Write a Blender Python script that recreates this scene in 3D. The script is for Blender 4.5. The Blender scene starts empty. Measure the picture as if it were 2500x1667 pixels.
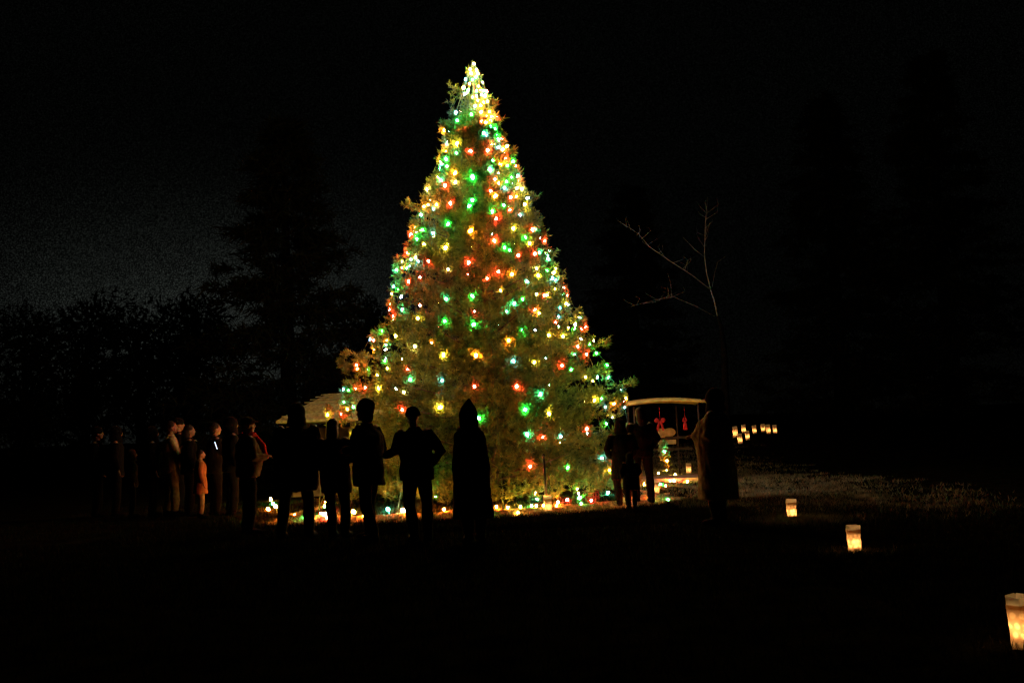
import bpy, math, random
import numpy as np
from mathutils import Vector, Matrix, noise

random.seed(7)
rng = np.random.default_rng(11)
SC = bpy.context.scene
COL = SC.collection
R = math.radians

# ------------------------------------------------------------------ camera
CAM = Vector((0.0, 0.0, 1.3))
F = 2431.0                                   # focal length in photo pixels (35 mm on 36 mm)
PITCH, ROLL = math.atan(0.0919), 0.040
fw = Vector((0, math.cos(PITCH), math.sin(PITCH)))
u0 = Vector((0, -math.sin(PITCH), math.cos(PITCH)))
r0 = Vector((1, 0, 0))
rt = r0 * math.cos(ROLL) - u0 * math.sin(ROLL)
up = u0 * math.cos(ROLL) + r0 * math.sin(ROLL)
cd = bpy.data.cameras.new('camera')
cd.sensor_width = 36.0
cd.lens = 36.0 * F / 2500.0
cd.clip_start = 0.1
cd.clip_end = 2000
cam = bpy.data.objects.new('camera', cd)
M = Matrix((rt, up, -fw)).transposed().to_4x4()
M.translation = CAM
cam.matrix_world = M
COL.objects.link(cam)
SC.camera = cam

# ------------------------------------------------------------------ sky, exposure
w = bpy.data.worlds.new('World')
SC.world = w
w.use_nodes = True
nt = w.node_tree
nt.nodes.clear()
def N(tree, t, **kw):
    n = tree.nodes.new(t)
    for k, v in kw.items():
        setattr(n, k, v)
    return n
L = nt.links.new
out = N(nt, 'ShaderNodeOutputWorld')
bg_sky = N(nt, 'ShaderNodeBackground')
sky = N(nt, 'ShaderNodeTexSky', sky_type='NISHITA', sun_disc=False)
sky.sun_elevation = R(-9)
sky.sun_rotation = R(-15)
L(sky.outputs[0], bg_sky.inputs[0])
bg_sky.inputs[1].default_value = 0.05
# glow of a distant town low in the sky (a property of the sky, by direction)
tc = N(nt, 'ShaderNodeTexCoord')
sep = N(nt, 'ShaderNodeSeparateXYZ')
L(tc.outputs['Generated'], sep.inputs[0])
def mth(tree, op, a, b=None):
    n = N(tree, 'ShaderNodeMath', operation=op)
    for i, v in enumerate((a, b)):
        if v is None: continue
        if isinstance(v, (int, float)): n.inputs[i].default_value = v
        else: tree.links.new(v, n.inputs[i])
    return n.outputs[0]
az = mth(nt, 'ARCTAN2', sep.outputs[0], sep.outputs[1])
daz = mth(nt, 'DIVIDE', mth(nt, 'ADD', az, R(16)), R(12))
dele = mth(nt, 'DIVIDE', mth(nt, 'SUBTRACT', sep.outputs[2], 0.105), 0.092)
g = mth(nt, 'EXPONENT', mth(nt, 'MULTIPLY', mth(nt, 'ADD', mth(nt, 'MULTIPLY', daz, daz), mth(nt, 'MULTIPLY', dele, dele)), -1.0))
# fine grain added to the sky glow, standing for sensor noise
nz = N(nt, 'ShaderNodeTexNoise')
nz.inputs['Scale'].default_value = 1000
nz.inputs['Detail'].default_value = 0
L(tc.outputs['Generated'], nz.inputs['Vector'])
mr = N(nt, 'ShaderNodeMapRange')
mr.inputs['From Min'].default_value = 0.42
mr.inputs['From Max'].default_value = 0.80
mr.inputs['To Min'].default_value = 0.35
mr.inputs['To Max'].default_value = 4.6
L(nz.outputs['Fac'], mr.inputs['Value'])
st = mth(nt, 'MULTIPLY', mth(nt, 'ADD', mth(nt, 'MULTIPLY', g, 0.0078), 0.0005), mr.outputs[0])
bg_glow = N(nt, 'ShaderNodeBackground')
bg_glow.inputs[0].default_value = (0.86, 1.0, 0.88, 1)
L(st, bg_glow.inputs[1])
addw = N(nt, 'ShaderNodeAddShader')
L(bg_sky.outputs[0], addw.inputs[0])
L(bg_glow.outputs[0], addw.inputs[1])
L(addw.outputs[0], out.inputs[0])

SC.view_settings.view_transform = 'Standard'
SC.view_settings.look = 'None'
SC.view_settings.exposure = 0
SC.view_settings.gamma = 1
SC.render.engine = 'CYCLES'
cy = SC.cycles
cy.use_denoising = True
cy.use_adaptive_sampling = False
cy.max_bounces = 3
cy.diffuse_bounces = 1
cy.glossy_bounces = 1
cy.transmission_bounces = 2
cy.caustics_reflective = False
cy.caustics_refractive = False
cy.sample_clamp_indirect = 1.5
cy.sample_clamp_direct = 0
cy.use_light_tree = True

# ------------------------------------------------------------------ picture <-> place
def ray(u, v):
    return (fw + rt * ((u - 1250.0) / F) - up * ((v - 833.5) / F))
def at(u, v, Y):
    d = ray(u, v)
    return CAM + d * (Y / d.y)
APEX = at(1155, 150, 19.2)
TX, TY = APEX.x, APEX.y
BASE_Z = 0.0
CONE_H = APEX.z - BASE_Z
CONE_R = 2.98
def smooth(a, b, x):
    t = min(1.0, max(0.0, (x - a) / (b - a)))
    return t * t * (3 - 2 * t)
def bed(a):                                  # the lit bed of ground reaches out further on the left
    return 1 + 0.27 * np.exp(-((a + R(44)) / R(24)) ** 2)
def gz(x, y):
    d = math.hypot(x - TX, y - TY) / bed(math.atan2(x - TX, -(y - TY)))
    z = -0.10 * math.exp(-((d - 3.65) / 0.28) ** 2) + 0.20 * (1 - smooth(2.1, 3.6, d))
    z += 0.06 * math.exp(-((d - 4.2) / 0.35) ** 2)
    z += 0.03 * math.sin(x * 0.9 + 1.3) * math.sin(y * 0.7) * smooth(3.6, 5.5, d)
    z += 1.0 * smooth(27, 42, y) * smooth(2, 9, x)          # lawn climbs to the right
    z += 2.5 * smooth(60, 240, y)
    return z
def ground(u, v):
    d = ray(u, v)
    t = 2.0
    while t < 300:
        p = CAM + d * t
        if p.z <= gz(p.x, p.y): break
        t += 0.02
    return Vector((p.x, p.y, gz(p.x, p.y)))

# ------------------------------------------------------------------ materials
def mat(name, col, rough=0.8, var=0.0, scale=8.0, spec=0.2, col2=None, bump=0.0, bscale=40.0):
    m = bpy.data.materials.new(name)
    m.use_nodes = True
    t = m.node_tree
    b = t.nodes['Principled BSDF']
    b.inputs['Roughness'].default_value = rough
    b.inputs['Specular IOR Level'].default_value = spec
    b.inputs['Base Color'].default_value = (*col, 1)
    if var or col2:
        c = N(t, 'ShaderNodeTexCoord')
        n = N(t, 'ShaderNodeTexNoise')
        n.inputs['Scale'].default_value = scale
        n.inputs['Detail'].default_value = 4
        t.links.new(c.outputs['Object'], n.inputs['Vector'])
        cr = N(t, 'ShaderNodeValToRGB')
        a = [max(0, x * (1 - var)) for x in col]
        bb = col2 or [x * (1 + var) for x in col]
        cr.color_ramp.elements[0].color = (*a, 1); cr.color_ramp.elements[0].position = 0.35
        cr.color_ramp.elements[1].color = (*bb, 1); cr.color_ramp.elements[1].position = 0.65
        t.links.new(n.outputs['Fac'], cr.inputs[0])
        t.links.new(cr.outputs[0], b.inputs['Base Color'])
    if bump:
        c = N(t, 'ShaderNodeTexCoord')
        n = N(t, 'ShaderNodeTexNoise')
        n.inputs['Scale'].default_value = bscale
        t.links.new(c.outputs['Object'], n.inputs['Vector'])
        bp = N(t, 'ShaderNodeBump')
        bp.inputs['Strength'].default_value = bump
        bp.inputs['Distance'].default_value = 0.02
        t.links.new(n.outputs['Fac'], bp.inputs['Height'])
        t.links.new(bp.outputs[0], b.inputs['Normal'])
    return m
def glow(name, col, strength):
    m = bpy.data.materials.new(name)
    m.use_nodes = True
    t = m.node_tree
    t.nodes.clear()
    e = N(t, 'ShaderNodeEmission')
    e.inputs[0].default_value = (*col, 1)
    e.inputs[1].default_value = strength
    o = N(t, 'ShaderNodeOutputMaterial')
    t.links.new(e.outputs[0], o.inputs[0])
    m.cycles.emission_sampling = 'FRONT'
    return m

M_lawn = mat('lawn', (0.007, 0.0075, 0.0035), 1.0, 0.6, 3.0, 0.0, bump=0.8, bscale=25)
M_blade = mat('grass_blade', (0.020, 0.021, 0.010), 1.0, 0.6, 1.4, 0.0)
M_litgrass = mat('lit_grass', (0.20, 0.20, 0.13), 0.9, 0.4, 1.4, 0.0)  # pale colour stands for the light falling on the right lawn
M_needle = mat('needles', (0.048, 0.076, 0.024), 0.75, 0.0, 5.0, 0.1, col2=(0.245, 0.275, 0.078))
M_darkneedle = mat('dark_needles', (0.010, 0.013, 0.008), 1.0, 0.3, 1.0, 0.0)
M_litmulch = mat('lit_mulch', (0.55, 0.30, 0.14), 0.95, 0.5, 9.0, 0.05, bump=1.0, bscale=30)  # bright orange puts the bulbs' glow into the ground colour
M_bark = mat('bark', (0.09, 0.065, 0.045), 0.9, 0.4, 9.0, 0.1, bump=0.6)
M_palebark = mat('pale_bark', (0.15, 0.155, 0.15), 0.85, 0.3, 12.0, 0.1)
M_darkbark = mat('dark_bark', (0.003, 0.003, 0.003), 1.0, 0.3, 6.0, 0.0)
M_cable = mat('cable', (0.05, 0.09, 0.05), 0.5, spec=0.3)
def leafy(m, tr):
    t = m.node_tree; b = t.nodes['Principled BSDF']; o = [n for n in t.nodes if n.type == 'OUTPUT_MATERIAL'][0]
    src = b.inputs['Base Color'].links[0].from_socket
    d = N(t, 'ShaderNodeBsdfDiffuse'); l = N(t, 'ShaderNodeBsdfTranslucent'); x = N(t, 'ShaderNodeMixShader')
    x.inputs[0].default_value = tr
    t.links.new(src, d.inputs[0]); t.links.new(src, l.inputs[0]); t.links.new(d.outputs[0], x.inputs[1]); t.links.new(l.outputs[0], x.inputs[2]); t.links.new(x.outputs[0], o.inputs[0])
leafy(M_needle, .36)
BC = {'R': (1, .035, .025), 'O': (1, .20, .02), 'Y': (1, .56, .07), 'G': (.03, 1, .15),
      'T': (.08, 1, .72), 'B': (.10, .45, 1), 'W': (1, .70, .32)}
BS = {'R': 1750, 'O': 1550, 'Y': 880, 'G': 800, 'T': 580, 'B': 680, 'W': 600}
BN = {'R': 'red', 'O': 'orange', 'Y': 'yellow', 'G': 'green', 'T': 'teal', 'B': 'blue', 'W': 'white'}
M_bulb = {k: glow('bulb_' + BN[k], BC[k], BS[k]) for k in BC}

# ------------------------------------------------------------------ helpers
def link_mesh(name, me, m, parent=None, smoothf=True):
    o = bpy.data.objects.new(name, me)
    if m: me.materials.append(m)
    if parent: o.parent = parent
    COL.objects.link(o)
    if smoothf and len(me.polygons):
        me.polygons.foreach_set('use_smooth', [True] * len(me.polygons))
    return o
def tag(o, label=None, cat=None, group=None, kind=None):
    if label: o['label'] = label
    if cat: o['category'] = cat
    if group: o['group'] = group
    if kind: o['kind'] = kind
    return o
def empty(name, loc, rz=0.0):
    o = bpy.data.objects.new(name, None)
    o.location = loc
    o.rotation_euler = (0, 0, rz)
    o.empty_display_size = 0.1
    COL.objects.link(o)
    return o

class MB:
    """collects shapes of ONE part"""
    def __init__(s): s.v = []; s.f = []
    def add(s, v, f):
        k = len(s.v); s.v += [tuple(p) for p in v]; s.f += [tuple(i + k for i in q) for q in f]
    def box(s, c, d, rot=None):
        c = Vector(c); vs = []
        for z in (-1, 1):
            for x, y in ((-1, -1), (1, -1), (1, 1), (-1, 1)):
                p = Vector((x * d[0] / 2, y * d[1] / 2, z * d[2] / 2))
                vs.append(c + (rot @ p if rot else p))
        s.add(vs, [(3, 2, 1, 0), (4, 5, 6, 7), (0, 1, 5, 4), (1, 2, 6, 5), (2, 3, 7, 6), (3, 0, 4, 7)])
        return s
    def tube(s, pts, rad, seg=8, cap=True):
        pts = [Vector(p) for p in pts]
        if not isinstance(rad, (list, tuple)): rad = [rad] * len(pts)
        vs = []; fs = []
        ref = None
        for i, p in enumerate(pts):
            t = (pts[min(i + 1, len(pts) - 1)] - pts[max(i - 1, 0)]).normalized()
            if ref is None:
                ref = Vector((1, 0, 0)) if abs(t.x) < 0.8 else Vector((0, 1, 0))
            a = (ref - t * ref.dot(t)).normalized(); b = t.cross(a); ref = a
            for k in range(seg):
                an = 2 * math.pi * k / seg
                vs.append(p + (a * math.cos(an) + b * math.sin(an)) * rad[i])
        n = len(pts)
        for i in range(n - 1):
            for k in range(seg):
                k2 = (k + 1) % seg
                fs.append((i * seg + k, i * seg + k2, (i + 1) * seg + k2, (i + 1) * seg + k))
        if cap:
            fs.append(tuple(reversed(range(seg)))); fs.append(tuple((n - 1) * seg + k for k in range(seg)))
        s.add(vs, fs); return s
    def loft(s, rings, seg=20):
        """rings: (cx, cy, cz, rx, ry)"""
        vs = []; fs = []
        for (cx, cy, cz, rx, ry) in rings:
            for k in range(seg):
                an = 2 * math.pi * k / seg
                vs.append((cx + rx * math.cos(an), cy + ry * math.sin(an), cz))
        n = len(rings)
        for i in range(n - 1):
            for k in range(seg):
                k2 = (k + 1) % seg
                fs.append((i * seg + k, i * seg + k2, (i + 1) * seg + k2, (i + 1) * seg + k))
        fs.append(tuple(reversed(range(seg)))); fs.append(tuple((n - 1) * seg + k for k in range(seg)))
        s.add(vs, fs); return s
    def ell(s, c, r, rot=None, seg=14, rings=9):
        c = Vector(c); vs = [c + (rot @ Vector((0, 0, -r[2])) if rot else Vector((0, 0, -r[2])))]; fs = []
        for i in range(1, rings):
            ph = -math.pi / 2 + math.pi * i / rings
            for k in range(seg):
                an = 2 * math.pi * k / seg
                p = Vector((r[0] * math.cos(ph) * math.cos(an), r[1] * math.cos(ph) * math.sin(an), r[2] * math.sin(ph)))
                vs.append(c + (rot @ p if rot else p))
        vs.append(c + (rot @ Vector((0, 0, r[2])) if rot else Vector((0, 0, r[2]))))
        for k in range(seg):
            fs.append((0, 1 + (k + 1) % seg, 1 + k))
        for i in range(rings - 2):
            for k in range(seg):
                k2 = (k + 1) % seg
                a = 1 + i * seg
                fs.append((a + k, a + k2, a + seg + k2, a + seg + k))
        a = 1 + (rings - 2) * seg
        for k in range(seg):
            fs.append((a + k, a + (k + 1) % seg, len(vs) - 1))
        s.add(vs, fs); return s
    def build(s, name, m, parent=None, smoothf=True):
        me = bpy.data.meshes.new(name)
        me.from_pydata(s.v, [], s.f); me.update()
        return link_mesh(name, me, m, parent, smoothf)

def tri_mesh(name, V, m, parent=None):
    """V: (n,3,3) triangles"""
    n = len(V)
    me = bpy.data.meshes.new(name)
    me.vertices.add(n * 3); me.loops.add(n * 3); me.polygons.add(n)
    me.vertices.foreach_set('co', V.reshape(-1).astype(np.float32))
    me.loops.foreach_set('vertex_index', np.arange(n * 3, dtype=np.int32))
    me.polygons.foreach_set('loop_start', np.arange(0, n * 3, 3, dtype=np.int32))
    me.update(calc_edges=True); me.validate()
    return link_mesh(name, me, m, parent, False)
def nrm(a): return a / np.maximum(1e-9, np.linalg.norm(a, axis=-1, keepdims=True))
def needles(P, D, S, n, wd):
    """needle tufts: P (k,3) roots, D (k,3) twig direction, S (k,) twig length -> triangles"""
    k = len(P)
    P = np.repeat(P, n, 0); D = np.repeat(nrm(D), n, 0); S = np.repeat(S, n)
    t = rng.random(k * n)
    q = nrm(rng.normal(size=(k * n, 3)))
    d = nrm(D * 0.75 + q * 0.85)
    ln = S * rng.uniform(0.40, 0.80, k * n)
    b = P + D * (t * S * 0.8)[:, None]
    sd = nrm(np.cross(d, rng.normal(size=(k * n, 3)))) * (wd * rng.uniform(0.7, 1.3, k * n))[:, None]
    return np.stack([b - sd, b + sd, b + d * ln[:, None]], 1)

# ------------------------------------------------------------------ ground
def build_ground():
    xs = np.concatenate([np.linspace(-400, -30, 16)[:-1], np.linspace(-30, 30, 181), np.linspace(30, 400, 16)[1:]])
    ys = np.concatenate([np.linspace(-30, 2, 8)[:-1], np.linspace(2, 45, 173), np.linspace(45, 600, 26)[1:]])
    v = [(x, y, gz(x, y)) for y in ys for x in xs]
    nx = len(xs); f = []
    for j in range(len(ys) - 1):
        for i in range(nx - 1):
            a = j * nx + i
            f.append((a, a + 1, a + nx + 1, a + nx))
    me = bpy.data.meshes.new('lawn'); me.from_pydata(v, [], f); me.update()
    o = link_mesh('lawn', me, M_lawn)
    tag(o, kind='structure')
build_ground()

def build_lit_mulch():
    v = []; f = []; na = 72; rr = (2.9, 3.05, 3.2, 3.35, 3.55, 3.75)
    for i, r in enumerate(rr):
        for k in range(na):
            a = 2 * math.pi * k / na
            q = r + (.09 * math.sin(k * 1.9) + .06 * math.sin(k * 5.3) if i in (0, len(rr) - 1) else 0)
            q *= bed(math.atan2(math.cos(a), -math.sin(a)))
            x, y = TX + q * math.cos(a), TY + q * math.sin(a)
            v.append((x, y, gz(x, y) + .03 - (.035 if i in (0, len(rr) - 1) else 0)))
    for i in range(len(rr) - 1):
        for k in range(na):
            k2 = (k + 1) % na
            f.append((i * na + k, (i + 1) * na + k, (i + 1) * na + k2, i * na + k2))
    me = bpy.data.meshes.new('lit_mulch_bed'); me.from_pydata(v, [], f); me.update()
    tag(link_mesh('lit_mulch_bed', me, M_litmulch), kind='structure')
build_lit_mulch()

def build_grass():
    pts = []
    def zone(n, x0, x1, y0, y1):
        a = np.stack([rng.uniform(x0, x1, n), rng.uniform(y0, y1, n)], 1); pts.append(a)
    zone(70000, -14, 14, 3.6, 14)
    zone(60000, TX - 5.5, TX + 6, 13.6, 17.2)
    zone(20000, 2.2, 12, 11, 15)
    zone(34000, -8, 7, 8.0, 14)
    zone(16000, -9, -2.5, 15, 22)
    zone(9000, 2.5, 5.5, 4.5, 10)
    p = np.concatenate(pts)
    z = np.array([gz(a, b) for a, b in p])
    h = rng.uniform(0.03, 0.085, len(p))
    an = rng.uniform(0, 2 * math.pi, len(p))
    wd = 0.004
    B = np.column_stack([p, z - 0.005])
    sd = np.column_stack([np.cos(an), np.sin(an), 0 * an]) * wd
    lean = rng.normal(size=(len(p), 2)) * 0.45
    T = B + np.column_stack([lean[:, 0] * h, lean[:, 1] * h, h + 0.005])
    o = tri_mesh('grass', np.stack([B - sd, B + sd, T], 1), M_blade)
    tag(o, 'short rough lawn grass around the lit tree', 'grass', kind='stuff')
build_grass()
def build_lit_grass():
    n = 130000
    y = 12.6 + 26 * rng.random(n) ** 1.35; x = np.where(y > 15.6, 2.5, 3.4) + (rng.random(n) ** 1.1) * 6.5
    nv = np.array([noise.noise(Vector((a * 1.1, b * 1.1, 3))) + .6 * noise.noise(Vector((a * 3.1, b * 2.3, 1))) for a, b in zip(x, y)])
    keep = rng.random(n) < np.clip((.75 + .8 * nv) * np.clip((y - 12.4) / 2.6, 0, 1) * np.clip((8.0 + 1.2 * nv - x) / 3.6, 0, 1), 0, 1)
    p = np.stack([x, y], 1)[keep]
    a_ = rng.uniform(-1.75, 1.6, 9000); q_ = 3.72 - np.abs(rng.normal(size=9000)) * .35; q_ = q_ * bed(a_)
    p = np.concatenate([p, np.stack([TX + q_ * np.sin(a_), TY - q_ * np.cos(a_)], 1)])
    for (u_, v_, r_, m_) in ((1934, 1270, .55, 6000), (2088, 1352, .35, 700), (1890, 1285, .4, 900)):      # pale tufts painting the pools of light round the lanterns
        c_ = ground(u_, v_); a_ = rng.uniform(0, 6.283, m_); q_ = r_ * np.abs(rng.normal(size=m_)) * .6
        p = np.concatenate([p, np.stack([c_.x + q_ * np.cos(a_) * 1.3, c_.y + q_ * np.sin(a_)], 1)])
    z = np.array([gz(a, b) for a, b in p]); h = rng.uniform(.03, .08, len(p)); an = rng.uniform(0, 6.283, len(p))
    B = np.column_stack([p, z - .004]); sd = np.column_stack([np.cos(an), np.sin(an), 0 * an]) * .006
    ln = rng.normal(size=(len(p), 2)) * .6
    T = B + np.column_stack([ln[:, 0] * h, ln[:, 1] * h, h])
    tag(tri_mesh('lit_grass', np.stack([B - sd, B + sd, T], 1), M_litgrass), 'grass painted pale as lit by tree and lanterns on the right, and along the bed', 'grass', kind='stuff')
build_lit_grass()

def cone_r(z): return CONE_R * max(0.0, (APEX.z - z) / CONE_H)
# ------------------------------------------------------------------ bulbs, read off the photograph: x y colour+size
RA = """615 140 W2;580 195 Y2;640 200 W2;590 235 W2;650 235 W2;635 268 T1;535 290 B1;700 320 W1;600 295 G1;660 355 O1;575 330 O1;640 400 T1;710 400 T2;548 420 Y1;690 440 T1;640 450 W1;720 450 W2;745 500 W1;708 508 Y1;655 490 O1;680 540 O1;628 545 B1;685 600 W1;765 600 Y1;590 625 G1;455 683 G1;688 690 R0;790 650 W2;775 690 W1;740 640 O1;730 700 O1;810 760 G1;775 740 G1;372 795 T1;330 775 O1;710 805 T1;733 822 B0;840 825 G1;845 860 G1;880 868 R1;360 865 B1;358 918 B1;453 903 Y2;783 908 W0;848 940 B0;855 890 W0;893 960 O1;345 968 O1;580 980 R2;530 780 R0;748 968 R1;445 992 T0;915 1050 R1;350 1050 G1;300 1070 Y1;990 1075 G1;797 1068 G0;935 1115 G0;865 1100 O1;307 1103 B0;355 1120 G0;765 1150 T2;435 1185 O1;275 1220 Y1;603 1222 G2;1033 1212 B1;978 1225 G0;1040 1255 R1;300 1255 T1;815 1245 R0;925 1268 G0;437 1273 W1;853 1283 Y0;340 1305 R1;1028 1323 W1;1075 1340 W1;167 1342 W1;908 1328 B0;775 1358 R1;823 1405 O2;970 1418 R1;1022 1412 Y0;1100 1475 Y2;390 1472 R1;900 1493 G0;575 1500 G1;600 1440 G1;140 1500 O1;175 1490 O0;258 1487 O0;230 1528 B0;960 1540 R0;790 1550 G1"""
RB = """500 292 T0;760 378 G1;515 437 G1;437 425 O2;405 482 R1;457 460 W0;453 495 T0;463 520 G0;617 462 B0;980 445 O2;1223 328 R1;1385 420 Y1;1500 505 G0;1203 540 R1;1540 560 Y1;1300 605 G1;1348 628 G0;530 573 Y0;737 605 Y2;370 645 R1;382 660 O1;450 700 W1;405 718 T0;475 735 B0;573 730 R1;957 747 R1;1433 680 R1;1240 835 R1;1372 857 O1;313 742 W0;320 797 R0;363 797 G0;265 820 T2;760 812 W0;490 887 R0;382 926 R1;1135 900 R0;238 977 B0;280 997 G1;217 1045 Y0;740 1095 T1;990 1068 G2;1265 1018 Y0;1515 930 B0;1395 1138 T1;1320 1217 T0;1013 1215 R0;1473 1098 G0;205 1140 O0;203 1193 R1;235 1262 R1;322 1195 T1;470 1280 Y1;728 1308 G1;1007 1340 G2;1340 1490 O2;1470 1395 G1;127 1403 G1;258 1447 Y1;173 1490 O0;15 1480 B0;50 1488 R1;167 1535 T0;440 1548 W1;600 1515 O0;1450 293 B0"""
RC = """393 430 R1;420 435 T0;505 542 R1;415 665 R1;460 655 T1;517 655 W0;537 685 B0;540 713 T1;530 823 G0;608 805 W0;595 845 Y2;430 803 W0;447 870 Y1;583 900 B1;617 915 B0;607 1000 Y0;692 988 R1;685 1050 T1;725 1063 R0;505 1060 R1;530 1060 Y1;430 1050 W0;715 1140 Y1;733 1153 B0;655 1183 B0;415 1200 R1;457 1230 Y0;640 1262 B0;613 1320 R0;830 1260 Y1;853 1270 B0;735 1370 Y0;795 1380 G0;865 1385 R1;900 1365 R1;550 1440 Y1;685 1453 Y1;975 1493 Y0;937 1530 G0;825 1550 R0"""
RD = """663 355 O2;443 540 R1;453 590 O1;517 550 R2;563 590 G0;790 460 B0;783 497 G0;810 582 Y0;692 655 Y1;1055 595 R0;1085 718 T1;1470 727 B1;1483 420 Y2;1873 425 O2;433 817 R1;548 812 R0;350 840 G1;287 830 B0;708 817 Y1;1853 800 R1;297 977 T1;407 1043 T0;337 1070 O1;263 1115 R2;95 1137 Y1;987 1075 R1;1447 1047 Y2;1908 1175 G2;393 1390 Y1;1010 865 W0"""
RE = """757 510 Y1;503 495 B1;1085 550 R2;1237 410 T0;1380 408 R1;1497 400 G0;1625 543 G0;1627 635 Y0;1640 690 T1;1373 688 Y0;1457 732 Y0;1200 598 G0;547 795 R2;830 890 T2;648 1075 G2;933 1125 Y2;670 1370 T2;1073 1397 B1;1385 1300 R1;1615 1243 G0;1692 1165 W0;1475 962 Y2;1560 945 G0;1710 1003 O1;1815 980 R2;1850 937 Y1;1837 1047 B0;1793 843 B0;1883 1310 B0;860 1400 R0"""
RF = """1330 397 R1;1748 410 G0;2125 305 B1;2205 440 O0;2238 462 G0"""
RFG = """1390 697 O1;1410 768 T0;1742 775 R1;1867 700 W0;1882 753 G1;1850 650 Y0;2192 692 T1;1085 860 Y0;1225 853 Y0;1350 840 G0;960 850 O0;1480 835 O0;1640 800 O0"""
RG1 = """283 908 R1;655 745 T1;680 845 O1"""
RGG = """680 950 Y0;590 985 Y0;777 1000 Y1;853 1043 B1;765 1073 R1;640 1060 W0;610 1112 G0;670 1130 O0;915 1080 Y1;428 1110 Y1;720 1075 O0;980 1060 O0"""
RHG = """360 693 Y2;390 760 G2;425 797 Y2;320 840 O2;845 950 G2;1150 740 O2;1145 925 W2;1175 970 R1;1545 885 Y2;2255 870 W2;2040 850 T1;1700 940 O1;2330 900 O2"""
RF2 = """290 745 G1;275 520 R0;380 880 O0;200 870 O0"""
def parse(s, ox, oy, sc):
    r = []
    for q in s.split(';'):
        x, y, c = q.split()
        r.append((ox + float(x) / sc, oy + float(y) / sc, c[0], int(c[1])))
    return r
on_tree = parse(RA, 1000, 120, 3.92) + parse(RB, 900, 450, 3.92) + parse(RC, 1200, 450, 3.92) + parse(RD, 780, 780, 4.9) + \
    parse(RE, 1150, 780, 4.9) + parse(RF, 1000, 1050, 4.523) + parse(RG1, 1480, 940, 4.61)
on_ground = parse(RFG, 1000, 1050, 4.523) + parse(RGG, 1480, 940, 4.61) + parse(RHG, 600, 1100, 5.88) + parse(RF2, 1000, 1050, 4.523)

def cone_hit(u, v):
    """nearest point where the sight line meets the cone the strings hang on (or passes closest to it)"""
    d = ray(u, v); best = None
    k2 = 0.995
    for i in range(0, 1200):
        Y = 15.0 + i * 0.0036
        p = CAM + d * (Y / d.y)
        e = math.hypot(p.x - TX, p.y - TY) - cone_r(p.z) * k2 - 0.02
        if best is None or e < best[0]: best = (e, p)
        if e < 0: break
    return best[1]

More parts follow.
